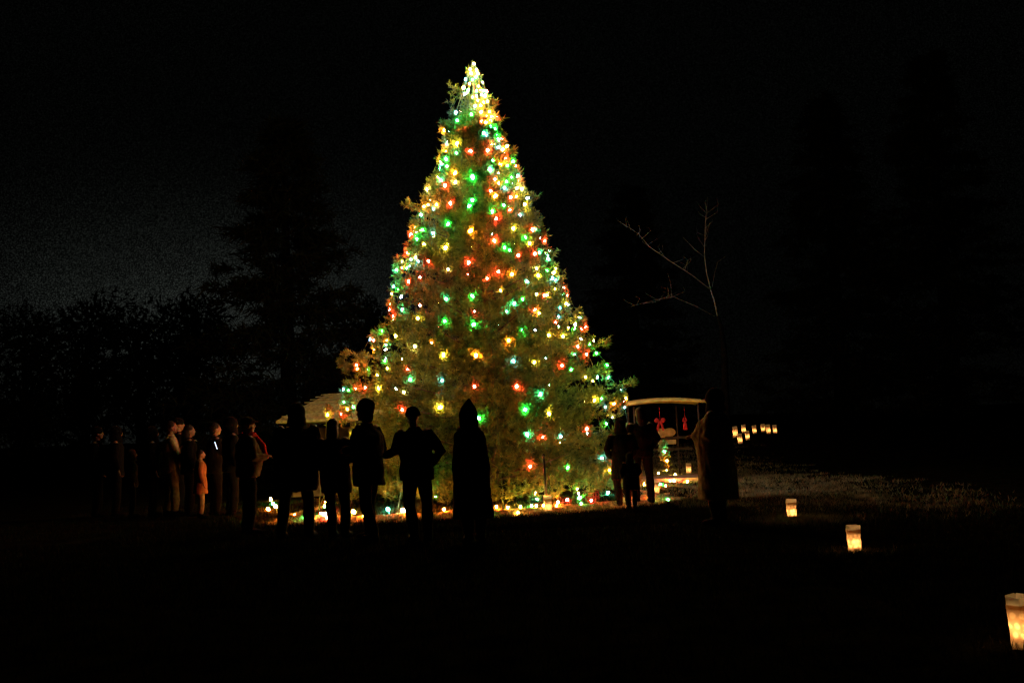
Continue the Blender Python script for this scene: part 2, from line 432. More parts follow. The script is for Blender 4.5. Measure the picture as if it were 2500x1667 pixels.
# ------------------------------------------------------------------ the lit tree
def build_tree():
    root = empty('christmas_tree', (TX, TY, gz(TX, TY)))
    tag(root, 'tall cone shaped evergreen covered with coloured lights in the middle of the lawn', 'tree')
    z0 = gz(TX, TY)
    mb = MB()
    H = APEX.z - z0
    mb.tube([(0, 0, -0.05), (0.02, 0, H * .25), (-0.02, 0.02, H * .5), (0.0, 0, H * .75), (0, 0, H * .965)],
            [0.19, 0.15, 0.10, 0.055, 0.012], 10)
    for k in range(70):                                    # bare inner limbs
        z = random.uniform(0.2, H * 0.8); r = cone_r(z + z0) * 0.75; a = random.uniform(0, 6.283)
        mb.tube([(0, 0, z), (math.cos(a) * r * .5, math.sin(a) * r * .5, z + .03 * r),
                 (math.cos(a) * r, math.sin(a) * r, z + .16 * r)], [0.035, 0.02, 0.006], 5)
    mb.build('trunk', M_bark, root)
    P = []; D = []; S = []
    def plume(a0, a1, upv, n, ln):
        """a leafy branchlet from a0 to a1: overlapping needle tufts"""
        ax = a1 - a0
        for q in range(n):
            t = (q + random.random()) / n
            P.append(a0 + ax * t + np.array([random.gauss(0, .022), random.gauss(0, .022), random.gauss(0, .022)]))
            D.append(ax / max(.05, np.linalg.norm(ax)) + upv * t + np.array([random.gauss(0, .25) for _ in range(3)]))
            S.append(ln * random.uniform(.8, 1.2))
    hollows = []
    for (u, v, rr) in ((1090, 735, 60), (1180, 765, 55), (1130, 795, 55), (1040, 905, 75), (1120, 935, 65), (1250, 880, 50), (1300, 955, 60), (1185, 905, 55), (1360, 905, 40),
                       (1200, 1005, 80), (1300, 1050, 90), (1100, 1050, 75), (1400, 1080, 60), (1240, 1115, 75), (1180, 665, 42), (1262, 645, 42), (1330, 785, 42), (1000, 1000, 60),
                       (1160, 560, 36), (1010, 790, 40), (1060, 600, 26), (1130, 300, 24), (1125, 265, 22), (1120, 500, 26), (1330, 1130, 60),
                       (1285, 730, 40), (1240, 545, 30)):
        hollows.append((cone_hit(u, v), rr / 140.0))
    n = 0
    while n < 470:
        z = random.uniform(0.10, H - 0.95)
        rc = cone_r(z + z0)
        if random.random() > (rc / CONE_R) * 0.9 + 0.14: continue
        n += 1
        a = random.uniform(0, 2 * math.pi)
        # uneven outline and deep hollows: how far this bough reaches
        nv = noise.noise(Vector((math.cos(a) * 2.1, math.sin(a) * 2.1, z * 1.25))) + .5 * noise.noise(Vector((math.cos(a) * 5 + 7, math.sin(a) * 5, z * 2.6)))
        low = 1 - smooth(1.8, 5.0, z)
        low *= smooth(.15, .65, -math.sin(a))
        reach = (.95 - .11 * low + .15 * (1 - .5 * low) * max(-1, min(.45, nv))) + random.uniform(-.03, .03)
        if nv < .05: reach -= .50 * low * min(1, .6 - nv * 3)
        r = rc * reach + 0.02
        tp = Vector((TX + math.cos(a) * r, TY + math.sin(a) * r, z + z0))
        hol = max([max(0.0, 1.25 - (tp - hp).length / hr) for hp, hr in hollows])
        if hol > 0: r *= 1 - .62 * min(1, hol * 1.7) * smooth(.1, .5, -math.sin(a))
        if z < 0.5: r *= 0.86 + 0.28 * z
        rise = r * random.uniform(-0.02, 0.18)
        o = np.array([math.cos(a), math.sin(a), 0]); s = np.array([-math.sin(a), math.cos(a), 0]); up_ = np.array([0, 0, 1.0])
        bend = random.uniform(-.12, .12)
        m = int(4 + 9 * r / CONE_R)
        for k in range(m):
            t = 1 - (k / m) ** 1.2 * .62
            lat = (1 if k % 2 else -1) * random.uniform(.35, 1.0) * (0.06 + .30 * r * (1.05 - t)) if k else 0.0
            lat = max(-.42, min(.42, lat))
            root_p = o * (r * (t - .12)) + s * bend * t * t * r + up_ * (z - rise * (1 - t) - .02)
            tip = o * (r * t + .02) + s * (lat + bend * t * t * r) + up_ * (z - rise * (1 - t) + .05 + .35 * abs(lat) + random.gauss(0, .04))
            rr = math.hypot(tip[0], tip[1]); lim = cone_r(tip[2] + z0) * 1.03 + 0.03
            if rr > lim: tip[:2] *= lim / rr
            tip[2] = max(.05 - .14 * smooth(1.2, 2.9, rr), tip[2])
            plume(root_p, tip, up_ * .5, 6, random.uniform(.12, .18))
    for k in range(420):                                   # low skirt of upturned tips
        a = random.uniform(0, 6.283); r = random.uniform(2.25, 2.95); zz = gz(TX + math.cos(a) * r, TY + math.sin(a) * r) - z0
        p0 = np.array([math.cos(a) * (r - .25), math.sin(a) * (r - .25), zz + random.uniform(.02, .12)])
        p1 = np.array([math.cos(a + random.gauss(0, .05)) * r, math.sin(a + random.gauss(0, .05)) * r, zz + random.uniform(.15, .45)])
        plume(p0, p1, np.array([0, 0, .7]), 6, random.uniform(.12, .17))
    # dense heart so that no daylight shows through
    for k in range(2600):
        z = random.uniform(0.3, H - 1.0); rc = cone_r(z + z0) * math.sqrt(random.random()) * 0.46; a = random.uniform(0, 6.283)
        P.append(np.array([math.cos(a) * rc, math.sin(a) * rc, z]))
        D.append(np.array([math.cos(a), math.sin(a), random.uniform(-.2, .5)])); S.append(random.uniform(.2, .32))
    # slender top, right of the open gap
    for k in range(60):
        z = H - random.uniform(0.12, 1.25); a = random.uniform(0, 6.283); rc = random.random() * (0.04 + 0.055 * (H - z))
        P.append(np.array([0.02 + 0.09 * (H - z) + math.cos(a) * rc, math.sin(a) * rc, z]))
        D.append(np.array([math.cos(a) * .5, math.sin(a) * .5, 1.0])); S.append(random.uniform(.07, .13))
    # separate leader twigs left of it
    for (u, v, k) in ((1104, 212, 4), (1114, 224, 6), (1119, 235, 5), (1100, 242, 3), (1103, 256, 4), (1107, 272, 4), (1106, 290, 6), (1082, 312, 12),
                      (1092, 322, 14), (1100, 345, 12), (1000, 503, 10), (848, 868, 16), (840, 890, 20), (852, 905, 20),
                      (1302, 490, 9), (1540, 938, 14), (1478, 842, 14)):
        c = at(u, v, TY - 0.1) - Vector((TX, TY, z0))
        ca = np.array(c)
        if v > 360:
            plume(ca * np.array([.62, .62, 1]) + np.array([0, 0, -.10]), ca, np.array([0, 0, .3]), 10, .15)
            plume(ca * np.array([.8, .8, 1]) + np.array([0, .12, -.06]), ca + np.array([0, .1, .04]), np.array([0, 0, .3]), 7, .15)
        for j in range(k):
            P.append(np.array(c) + rng.normal(size=3) * 0.035); D.append(np.array([c.x * .4, -.2, .8]) + rng.normal(size=3) * .4); S.append(random.uniform(.10, .15))
    # twigs that carry the bulbs
    for (u, v, c, s) in on_tree:
        p = cone_hit(u, v); a = math.atan2(p.y - TY, p.x - TX); o = np.array([math.cos(a), math.sin(a), 0]); sd = np.array([-math.sin(a), math.cos(a), 0])
        q = np.array([p.x - TX, p.y - TY, p.z - z0])
        nn = (8, 34, 72)[s] if p.z < APEX.z - 1.3 else 1
        for j in range(nn):
            sp = (.05, .085, .112)[s]
            P.append(q - o * random.uniform(.02, .13) + sd * random.gauss(0, sp) + np.array([0, 0, random.gauss(-.01, sp)]))
            D.append(o * .7 + sd * random.gauss(0, .6) + np.array([0, 0, random.uniform(.1, 1.1)])); S.append(random.uniform(.09, .15))
    P, D, S = np.array(P), np.array(D), np.array(S)
    V = needles(P, D, S, 12, 0.0080)
    tri_mesh('crown', V, M_needle, root)
    print('sprigs', len(P), 'needles', len(V))
build_tree()

bulb_mesh = {}
def bulb_me(c):
    if c not in bulb_mesh:
        mb = MB()
        mb.loft([(0, 0, -.052, .006, .006), (0, 0, -.030, .023, .023), (0, 0, -.004, .030, .030), (0, 0, .018, .022, .022), (0, 0, .030, .010, .010)], 7)
        me = bpy.data.meshes.new('bulb'); me.from_pydata(mb.v, [], mb.f); me.update()
        me.materials.append(M_bulb[c]); me.polygons.foreach_set('use_smooth', [True] * len(me.polygons))
        bulb_mesh[c] = me
    return bulb_mesh[c]
SZ = (0.50, 0.70, 0.88)
def add_bulb(p, c, s, parent):
    o = bpy.data.objects.new('bulb', bulb_me(c))
    o.parent = parent
    o.location = p - parent.location
    k = SZ[s] * random.uniform(.92, 1.08) * (.80 + .24 * smooth(3.6, 5.6, p.z) if p.z > .45 else 1.0) * (.72 if p.z > APEX.z - 1.0 else 1)
    o.scale = (k, k, k)
    o.rotation_euler = (random.gauss(0, .5), random.gauss(0, .5), random.uniform(0, 6))
    COL.objects.link(o)
NS = 18
ORD = ['first', 'second', 'third', 'fourth', 'fifth', 'sixth', 'seventh', 'eighth', 'ninth']
buckets = {}
for (u, v, c, s) in on_tree:
    p = cone_hit(u, v)
    a = math.atan2(p.x - TX, -(p.y - TY))                   # 0 = towards the camera, + = right
    k = int(math.floor((a + math.pi / 2) / (math.pi / NS)))
    k = max(0, min(NS - 1, k))
    buckets.setdefault(k, []).append((p, c, s))
TOP = APEX + Vector((0, 0, 0.05))
def cable_through(ps):
    mb = MB(); prev = TOP.copy(); pts = [TOP]
    for p in ps:
        pts.append(p + Vector((0, 0.02, 0.035)))
    last = pts[-1]
    a = math.atan2(last.x - TX, last.y - TY)
    if last.z > 0.9:
        rr = cone_r(0.1) + .25
        pts.append(Vector((TX + math.sin(a) * rr, TY + math.cos(a) * rr, 0.0)))
        pts[-1].z = gz(pts[-1].x, pts[-1].y) + .03
    mb.tube(pts, 0.004, 5)
    return mb
for k in sorted(buckets):
    b = sorted(buckets[k], key=lambda q: -q[0].z)
    root = empty('light_string', b[-1][0])
    if k < 9: lab = ORD[k] + ' string of coloured bulbs from the left edge of the lit tree'
    else: lab = ORD[NS - 1 - k] + ' string of coloured bulbs from the right edge of the lit tree'
    tag(root, lab.replace('first', 'outermost'), 'string lights', 'strings of bulbs hanging down the tree')
    for (p, c, s) in b: add_bulb(p, c, max(0, s - 1) if p.z > APEX.z - 1.3 else s, root)
    mb = cable_through([q[0] for q in b])
    mb.v = [tuple(Vector(q) - root.location) for q in mb.v]
    mb.build('cable', M_cable, root)
# the far side of the tree
for k in range(8):
    a = math.pi / 2 + (k + .5) * math.pi / 8
    ps = []
    for j in range(13):
        z = APEX.z - 0.5 - j * 0.58 + random.uniform(-.15, .15); r = cone_r(z) * 1.01 + .03; aa = a + random.gauss(0, .04)
        ps.append((Vector((TX + math.sin(aa) * r, TY - math.cos(aa) * r, z)), random.choice('RROYYGTBW'), random.choice((0, 1, 1, 2))))
    root = empty('light_string', ps[-1][0])
    tag(root, 'string of coloured bulbs hanging down the far side of the lit tree', 'string lights', 'strings of bulbs on the far side')
    for (p, c, s) in ps: add_bulb(p, c, s, root)
    mb = cable_through([q[0] for q in ps]); mb.v = [tuple(Vector(q) - root.location) for q in mb.v]
    mb.build('cable', M_cable, root)
# strings lying on the grass round the foot of the tree
gb = []
for (u, v, c, s) in on_ground:
    p = ground(u, v + 5); p.z += 0.045
    gb.append((u, p, c, s))
for k in range(30):                                            # more bulbs, added to brighten the strip of ground
    a = R(random.uniform(-76, 74)); r = random.uniform(2.8, 3.6) * bed(a)
    p = Vector((TX + math.sin(a) * r, TY - math.cos(a) * r, 0)); p.z = gz(p.x, p.y) + .04
    d_ = p - CAM; u_ = 1250 + F * d_.dot(rt) / d_.dot(fw)
    gb.append((u_, p, random.choice('ROOYYRG'), 0))
parts = [('coloured bulbs lying on the grass behind the legs of the crowd', lambda u: u < 900),
         ('coloured bulbs lying on the grass between the crowd and the couple', lambda u: 900 <= u < 1500),
         ('coloured bulbs lying on the ground in front of the small booth', lambda u: u >= 1500)]
for lab, fn in parts:
    b = sorted([q for q in gb if fn(q[0])], key=lambda q: q[0])
    root = empty('light_string', b[0][1])
    tag(root, lab, 'string lights', 'strings of bulbs lying on the ground')
    for (u, p, c, s) in b: add_bulb(p, c, s, root)
    mb = MB().tube([Vector((q[1].x, q[1].y + .03, gz(q[1].x, q[1].y) + .02)) - root.location for q in b], 0.004, 5)
    mb.build('cable', M_cable, root)

# ------------------------------------------------------------------ paper bag lanterns
def paper_mat():
    m = bpy.data.materials.new('lantern_paper'); m.use_nodes = True
    t = m.node_tree; t.nodes.clear()
    o = N(t, 'ShaderNodeOutputMaterial')
    tl = N(t, 'ShaderNodeBsdfTranslucent'); df = N(t, 'ShaderNodeBsdfDiffuse')
    mx = N(t, 'ShaderNodeMixShader'); mx.inputs[0].default_value = 0.35
    t.links.new(tl.outputs[0], mx.inputs[1]); t.links.new(df.outputs[0], mx.inputs[2]); t.links.new(mx.outputs[0], o.inputs[0])
    df.inputs[0].default_value = (.72, .66, .55, 1)
    tcn = N(t, 'ShaderNodeTexCoord'); sp = N(t, 'ShaderNodeSeparateXYZ'); t.links.new(tcn.outputs['Object'], sp.inputs[0])
    # punched dots: thin paper in a staggered lattice on all four sides
    h = mth(t, 'ADD', sp.outputs[0], sp.outputs[1])
    cx = mth(t, 'DIVIDE', h, 0.046); cz = mth(t, 'DIVIDE', sp.outputs[2], 0.052)
    row = mth(t, 'FLOOR', cz)
    cx2 = mth(t, 'ADD', cx, mth(t, 'MULTIPLY', row, 0.5))
    fx = mth(t, 'SUBTRACT', mth(t, 'FRACT', cx2), 0.5); fz = mth(t, 'SUBTRACT', mth(t, 'FRACT', cz), 0.5)
    rr = mth(t, 'ADD', mth(t, 'MULTIPLY', fx, fx), mth(t, 'MULTIPLY', fz, fz))
    msk = N(t, 'ShaderNodeMapRange'); msk.inputs['From Min'].default_value = 0.16; msk.inputs['From Max'].default_value = 0.06
    t.links.new(rr, msk.inputs['Value'])
    nz = N(t, 'ShaderNodeTexNoise'); nz.inputs['Scale'].default_value = 16; t.links.new(tcn.outputs['Object'], nz.inputs['Vector'])
    cr = N(t, 'ShaderNodeMix', data_type='RGBA')
    t.links.new(mth(t, 'MULTIPLY', msk.outputs[0], mth(t, 'ADD', nz.outputs['Fac'], 0.35)), cr.inputs[0])
    cr.inputs[6].default_value = (.50, .29, .14, 1); cr.inputs[7].default_value = (.95, .70, .38, 1)
    topm = mth(t, 'GREATER_THAN', sp.outputs[2], 0.236)                 # single sheet above the fold
    c2 = N(t, 'ShaderNodeMix', data_type='RGBA'); t.links.new(topm, c2.inputs[0]); t.links.new(cr.outputs[2], c2.inputs[6]); c2.inputs[7].default_value = (.97, .88, .62, 1)
    t.links.new(c2.outputs[2], tl.inputs[0])
    return m
M_paper = paper_mat()
M_cuff = bpy.data.materials.new('paper_fold'); M_cuff.use_nodes = True
_t = M_cuff.node_tree; _t.nodes.clear(); _o = N(_t, 'ShaderNodeOutputMaterial'); _l = N(_t, 'ShaderNodeBsdfTranslucent'); _l.inputs[0].default_value = (.62, .42, .22, 1); _t.links.new(_l.outputs[0], _o.inputs[0])
M_wax = mat('wax', (.8, .74, .6), .6, spec=.3)
M_sand = mat('sand', (.35, .28, .18), .95, .3, 60, .1)
M_flame = glow('flame', (1, .55, .22), 112)
def bag_meshes():
    W, Dp, H = .115, .090, .28
    def outline(w, d, n=7):
        pts = []
        r = .012
        for (sx, sy, a0) in ((1, 1, 0), (-1, 1, 90), (-1, -1, 180), (1, -1, 270)):
            for k in range(4):
                a = R(a0 + 30 * k)
                pts.append((sx * (w / 2 - r) + r * math.cos(a), sy * (d / 2 - r) + r * math.sin(a)))
        return pts
    mb = MB(); rows = 12; ol = outline(W, Dp); n = len(ol); vs = []; fs = []
    for i in range(rows + 1):
        t = i / rows; k = 1 - .10 * (1 - t)
        for j, (x, y) in enumerate(ol):
            wv = (.0045 * math.sin(9 * t + j * 1.7) + .003 * math.sin(23 * t + j * .8)) * (.4 + t)
            vs.append((x * k + wv, y * k + wv * .8, t * H + (0.004 * math.sin(j * 2.1) if i == rows else 0)))
    for i in range(rows):
        for j in range(n):
            j2 = (j + 1) % n
            fs.append((i * n + j, i * n + j2, (i + 1) * n + j2, (i + 1) * n + j))
    fs.append(tuple(reversed(range(n))))
    mb.add(vs, fs)
    cu = MB(); vs = []; fs = []                          # folded-over lip
    for i, z in enumerate((H - .044, H - .054, H - .066)):
        for j, (x, y) in enumerate(ol):
            k = 1.012 + .006 * i
            vs.append((x * k, y * k, z))
    for i in range(2):
        for j in range(n):
            j2 = (j + 1) % n
            fs.append((i * n + j, (i + 1) * n + j, (i + 1) * n + j2, i * n + j2))
    cu.add(vs, fs)
    sd = MB().loft([(0, 0, .002, .040, .036), (0, 0, .03, .042, .038)], 14)
    ca = MB().loft([(0, 0, .03, .018, .018), (0, 0, .080, .018, .018)], 12)
    fl = MB().loft([(0, 0, .088, .004, .004), (0, 0, .098, .011, .011), (0, 0, .118, .009, .009), (0, 0, .142, .001, .001)], 8)
    return mb, cu, sd, ca, fl
bag_proto = None
def lantern(loc, rz, label, group, sc=1.0, lean=(0, 0)):
    global bag_proto
    root = empty('paper_lantern', loc, rz)
    root.rotation_euler = (lean[0], lean[1], rz)
    root.scale = (sc, sc, sc)
    tag(root, label, 'lantern', group)
    if bag_proto is None:
        mb, cu, sd, ca, fl = bag_meshes()
        a = [mb.build('paper_bag', M_paper, root), cu.build('folded_lip', M_cuff, root), sd.build('sand', M_sand, root)]
        c = ca.build('candle', M_wax, root); f = fl.build('flame', M_flame, c)
        bag_proto = (a, c, f)
    else:
        a, c, f = bag_proto
        for o in a:
            q = o.copy(); q.parent = root; COL.objects.link(q)
        q = c.copy(); q.parent = root; COL.objects.link(q)
        e = f.copy(); e.parent = q; COL.objects.link(e)
    return root
GL = 'paper bag lanterns standing on the lawn'
for (u, v, rz, sc, lab, lean) in (
    (1340, 1254, 0.15, 1.0, 'glowing paper bag lantern with dots standing on the edge in front of the lit tree', (0, -.06)),
    (1934, 1270, 0.05, 1.0, 'glowing paper bag lantern lighting a patch of grass right of the long coated figure', (0, 0)),
    (2088, 1352, 0.1, 1.0, 'glowing paper bag lantern alone in the dark between two others on the right', (0, -.02)),
    (2499, 1583, 0.6, 1.02, 'large near paper bag lantern cut off by the right edge', (0, -.05)),
    (1602, 1209, 0.1, 1.0, 'paper bag lantern just right of the legs of the standing couple', (0, 0)),
    (1682, 1157, 0.3, 1.05, 'orange paper bag lantern standing beneath the booth between its posts', (0, 0))):
    lantern(ground(u, v), rz, lab, GL, sc, lean)
GF = 'far paper bag lanterns on the rising lawn'
def far_pt(u, v, h):                                           # stand them where the rising lawn meets the sight line
    p = ground(u, v); return p
for i, (u, v, rz, sc, lab) in enumerate((
    (1796, 1068, .7, 1.5, 'widest pale lantern at the left end of the far lantern row'),
    (1808, 1083, .2, 1.3, 'lowest of the far pale lanterns'),
    (1817, 1057, .2, 1.2, 'far pale lantern split by a dark line, above a leaning one'),
    (1826, 1074, .3, 1.2, 'far pale lantern below and right of the split one'),
    (1843, 1059, .2, 1.2, 'lone slim far lantern in the middle of the row'),
    (1864, 1055, .1, 1.2, 'slim far lantern touching the left side of a broader one'),
    (1877, 1059, .5, 1.3, 'broad far lantern between two slim ones'),
    (1893, 1058, .15, 1.2, 'slim far lantern at the right end of the row'))):
    lantern(far_pt(u, v, 0), rz, lab, GF, sc, (0, -.08))

# ------------------------------------------------------------------ people
M_skin = mat('skin', (.17, .10, .07), .65, .08, 12, .3)
def cloth(name, c, v=.25):
    m = mat(name, c, 1.0, v, 14, .0, bump=.35, bscale=60)
    b = m.node_tree.nodes['Principled BSDF']                    # fuzzy wool and fleece catch light at the edges
    b.inputs['Sheen Weight'].default_value = .08; b.inputs['Sheen Roughness'].default_value = .35; b.inputs['Sheen Tint'].default_value = (.8, .7, .5, 1)
    return m
M_black = cloth('black_cloth', (.0045, .0045, .005))
M_navy = cloth('navy_cloth', (.006, .007, .010))
M_denim = cloth('denim', (.008, .009, .013))
M_brown = cloth('brown_cloth', (.022, .015, .010))
M_cream = cloth('cream_cloth', (.34, .28, .16))
M_tan = cloth('tan_cloth', (.20, .15, .09))
M_camel = cloth('camel_cloth', (.07, .05, .032))
M_loden = cloth('loden_cloth', (.13, .10, .05))
M_red = cloth('red_cloth', (.45, .03, .03))
M_orange = cloth('orange_cloth', (.20, .085, .035))
M_grey = cloth('grey_cloth', (.09, .09, .09))
M_hair = mat('hair', (.007, .005, .004), .6, .3, 30, .1)
M_shoe = mat('shoe', (.004, .004, .004), .8, spec=.02)
TEXN = bpy.data.textures.new('folds', 'CLOUDS'); TEXN.noise_scale = .16; TEXN.noise_depth = 2
def fuse(o, vox, disp=0.0, it=4):
    m = o.modifiers.new('fuse', 'REMESH'); m.mode = 'VOXEL'; m.voxel_size = vox; m.use_smooth_shade = True
    s = o.modifiers.new('soft', 'SMOOTH'); s.factor = .5; s.iterations = it
    if disp:
        d = o.modifiers.new('folds', 'DISPLACE'); d.texture = TEXN; d.strength = disp; d.mid_level = .5; d.texture_coords = 'LOCAL'
    return o
def lerp(a, b, t): return Vector(a) + (Vector(b) - Vector(a)) * t
def rotz(p, a):
    c, s = math.cos(a), math.sin(a); return Vector((p[0] * c - p[1] * s, p[0] * s + p[1] * c, p[2]))

def person(loc, face, H, label, group, coat=M_black, legs=M_black, coat_len=.80, coat_w=1.0, hem_w=None, shoulder=1.0,
           arms='down', stance=.10, stride=0.0, head_yaw=0.0, head_tilt=0.0, lean=0.0, wear='hair', wear_mat=None, skirt=False, scarf=None,
           belly=0.0, detail=.011, lean_x=0.0, cloak=False):
    """face: direction faced (deg, 0 = away from the camera, 90 = to the left). local: +y front, +x right hand side"""
    root = empty('person', loc, R(face))
    tag(root, label, 'person', group)
    k = H / 1.75
    def S(x, y, z): return Vector((x * k + lean_x * z * k, y * k + lean * z * k, z * k))
    hip = 0.92; sh = 1.43
    J = {}
    for s, n in ((-1, 'L'), (1, 'R')):
        st = stride * (1 if s > 0 else -1)
        J['hip' + n] = S(s * .09, 0, hip); J['knee' + n] = S(s * (.09 + stance * .45), .03 + st * .5, .49)
        J['ank' + n] = Vector((s * stance * k * 1.0 + s * .03 * k, st * k, .085 * k))
        J['sh' + n] = S(s * .185 * shoulder, 0, sh)
        a = arms if isinstance(arms, str) else arms[0 if s < 0 else 1]
        if a == 'down': e, wv = (s * .27, -.02, 1.15), (s * .27, .06, .90)
        elif a == 'pocket': e, wv = (s * .31, -.05, 1.16), (s * .21, .11, .98)
        elif a == 'front': e, wv = (s * .27, .03, 1.15), (s * .09, .27, 1.16)       # both hands held before the chest
        elif a == 'phone': e, wv = (s * .25, .10, 1.17), (s * .10, .34, 1.33)
        elif a == 'hip': e, wv = (s * .34, -.08, 1.16), (s * .21, .06, 1.00)
        elif a == 'out': e, wv = (s * .26, .10, 1.19), (s * .34, .36, 1.13)
        elif a == 'up': e, wv = (s * .33, .13, 1.36), (s * .30, .22, 1.60)
        else: e, wv = a
        J['el' + n] = S(*e); J['wr' + n] = S(*wv)
    nb = S(0, -.005, 1.46); hc = S(0, .025, 1.635)
    # ---- the body: one surface
    b = MB()
    b.loft([(*S(0, 0, .86), .10 * k, .08 * k), (*S(0, 0, .93), .155 * k, .105 * k), (*S(0, 0, 1.05), .135 * k, .095 * k), (*S(0, 0, 1.2), .155 * k, .105 * k),
            (*S(0, 0, 1.33), .17 * k, .11 * k), (*S(0, 0, 1.42), .14 * k, .085 * k), (*S(0, 0, 1.47), .065 * k, .06 * k)], 18)
    b.tube([S(0, -.01, 1.42), nb, S(0, .01, 1.56)], [.06 * k, .053 * k, .055 * k], 12)
    rh = Matrix.Rotation(head_yaw, 3, 'Z') @ Matrix.Rotation(head_tilt, 3, 'X')
    def Hd(x, y, z): return hc + rh @ Vector((x * k, y * k, z * k))
    b.ell(Hd(0, -.012, .018), (.076 * k, .095 * k, .098 * k), rh)
    b.ell(Hd(0, .03, -.045), (.056 * k, .062 * k, .068 * k), rh)
    b.ell(Hd(0, .070, -.088), (.022 * k, .020 * k, .018 * k), rh)
    b.tube([Hd(0, .082, .022), Hd(0, .100, -.012), Hd(0, .108, -.026)], [.009 * k, .012 * k, .016 * k], 8)
    b.ell(Hd(0, .086, -.055), (.024 * k, .012 * k, .008 * k), rh, 10, 6)
    b.ell(Hd(0, .078, .030), (.052 * k, .014 * k, .010 * k), rh, 10, 6)
    for s in (-1, 1):
        b.ell(Hd(s * .076, -.005, -.012), (.010 * k, .018 * k, .030 * k), rh, 8, 6)
        b.ell(Hd(s * .030, .078, .010), (.012 * k, .009 * k, .008 * k), rh, 8, 6)
    for n, s in (('L', -1), ('R', 1)):
        b.tube([J['hip' + n], lerp(J['hip' + n], J['knee' + n], .5), J['knee' + n], lerp(J['knee' + n], J['ank' + n], .35), J['ank' + n]],
               [.085 * k, .075 * k, .053 * k, .055 * k, .036 * k], 12)
        b.ell(J['ank' + n] + Vector((s * .01 * k, .065 * k, -.045 * k)), (.040 * k, .095 * k, .033 * k), None, 12, 7)
        b.ell(J['sh' + n], (.06 * k, .055 * k, .055 * k), None, 10, 6)
        b.tube([J['sh' + n], lerp(J['sh' + n], J['el' + n], .5), J['el' + n], lerp(J['el' + n], J['wr' + n], .35), J['wr' + n]],
               [.052 * k, .047 * k, .039 * k, .037 * k, .026 * k], 10)
        # hand: palm, four unequal bent fingers, thumb off its side
        d = (J['wr' + n] - J['el' + n]).normalized()
        ax = Vector((0, 0, 1)) if abs(d.z) < .7 else Vector((0, 1, 0))
        sd = d.cross(ax).normalized(); nr = sd.cross(d).normalized()
        cl = -nr if abs(d.z) < .7 else nr                       # side the fingers curl to
        pc = J['wr' + n] + d * .045 * k
        rm = Matrix((sd, nr, d)).transposed()
        b.ell(pc, (.040 * k, .018 * k, .052 * k), rm, 12, 7)
        for i, (o, ln) in enumerate(((-.028, .070), (-.009, .078), (.010, .073), (.028, .058))):
            q = pc + d * .035 * k + sd * o * k
            b.tube([q, q + d * ln * .5 * k, q + d * ln * .82 * k + cl * ln * .32 * k, q + d * ln * .92 * k + cl * ln * .62 * k],
                   [.0105 * k, .010 * k, .009 * k, .008 * k], 7)
        q = pc + sd * (-.032) * k - d * .015 * k
        b.tube([q, q - sd * .026 * k + d * .020 * k, q - sd * .030 * k + d * .052 * k + cl * .012 * k], [.014 * k, .012 * k, .009 * k], 7)
        J['hand' + n] = pc + d * .03 * k
    fuse(b.build('body', M_skin, root), detail * .9 * k, 0, 2)
    # ---- trousers, shoes
    t = MB()
    t.loft([(*S(0, 0, .84), .12 * k, .10 * k), (*S(0, 0, .95), .175 * k, .125 * k), (*S(0, 0, 1.04), .155 * k, .11 * k)], 16)
    for n in 'LR':
        t.tube([J['hip' + n] + Vector((0, 0, .02)), lerp(J['hip' + n], J['knee' + n], .5), J['knee' + n], lerp(J['knee' + n], J['ank' + n], .5), J['ank' + n] + Vector((0, -.01, .02))],
               [.102 * k, .095 * k, .076 * k, .078 * k, .068 * k], 12)
    fuse(t.build('trousers', legs, root), .014 * k, .03 * k)
    for n, s in (('L', -1), ('R', 1)):
        h = MB(); a = J['ank' + n]
        h.tube([a + Vector((0, -.01, .045)) * k, a + Vector((0, -.005, -.02)) * k, a + Vector((0, 0, -.05)) * k], [.060 * k, .066 * k, .066 * k], 12)
        h.ell(a + Vector((s * .012, .055, -.042)) * k, (.060 * k, .152 * k, .054 * k), None, 14, 8)
        fuse(h.build('shoe', M_shoe, root), .012 * k, 0, 3)
    # ---- coat
    c = MB(); cw = coat_w; hz = coat_len; hw = hem_w or cw
    rg = []
    prof = ((hz, .26 * hw, .20 * hw), (.70, .235 * hw, .19 * hw), (1.0, .245 * cw, .19 * cw), (1.20, .222 * cw, .17 * cw), (1.33, .205 * cw, .15 * cw), (1.41, .180, .13), (1.455, .135, .11), (1.50, .09, .085)) if cloak else ((hz, .205 * hw, .165 * hw), (hz + (1.05 - hz) * .5, .205 * (hw + cw) / 2, .160 * (hw + cw) / 2), (1.05, .19 * cw, .15 * cw), (1.20, .205 * cw, .16 * cw),
                      (1.33, .215 * cw * min(1.0, shoulder + .05), .155 * cw), (1.42, .17 * shoulder, .115), (1.475, .085, .085), (1.50, .075, .078))
    for z, rx, ry in prof:
        by = belly * math.exp(-((z - 1.12) / .18) ** 2)
        p = S(0, by * .5, z); rg.append((p.x, p.y, p.z, rx * k, (ry + by * .5) * k))
    c.loft(rg, 22)
    for n in ('' if cloak else 'LR'):
        c.ell(J['sh' + n] + Vector((0, 0, -.03)), (.080 * k, .082 * k, .068 * k), None, 12, 7)
        c.tube([J['sh' + n], lerp(J['sh' + n], J['el' + n], .5), J['el' + n], lerp(J['el' + n], J['wr' + n], .5), lerp(J['el' + n], J['wr' + n], .97)],
               [.082 * k, .078 * k, .070 * k, .064 * k, .052 * k], 12)
    fuse(c.build('coat', coat, root), .015 * k, .045 * k)
    # ---- head wear
    wm = wear_mat or M_hair
    hm = MB()
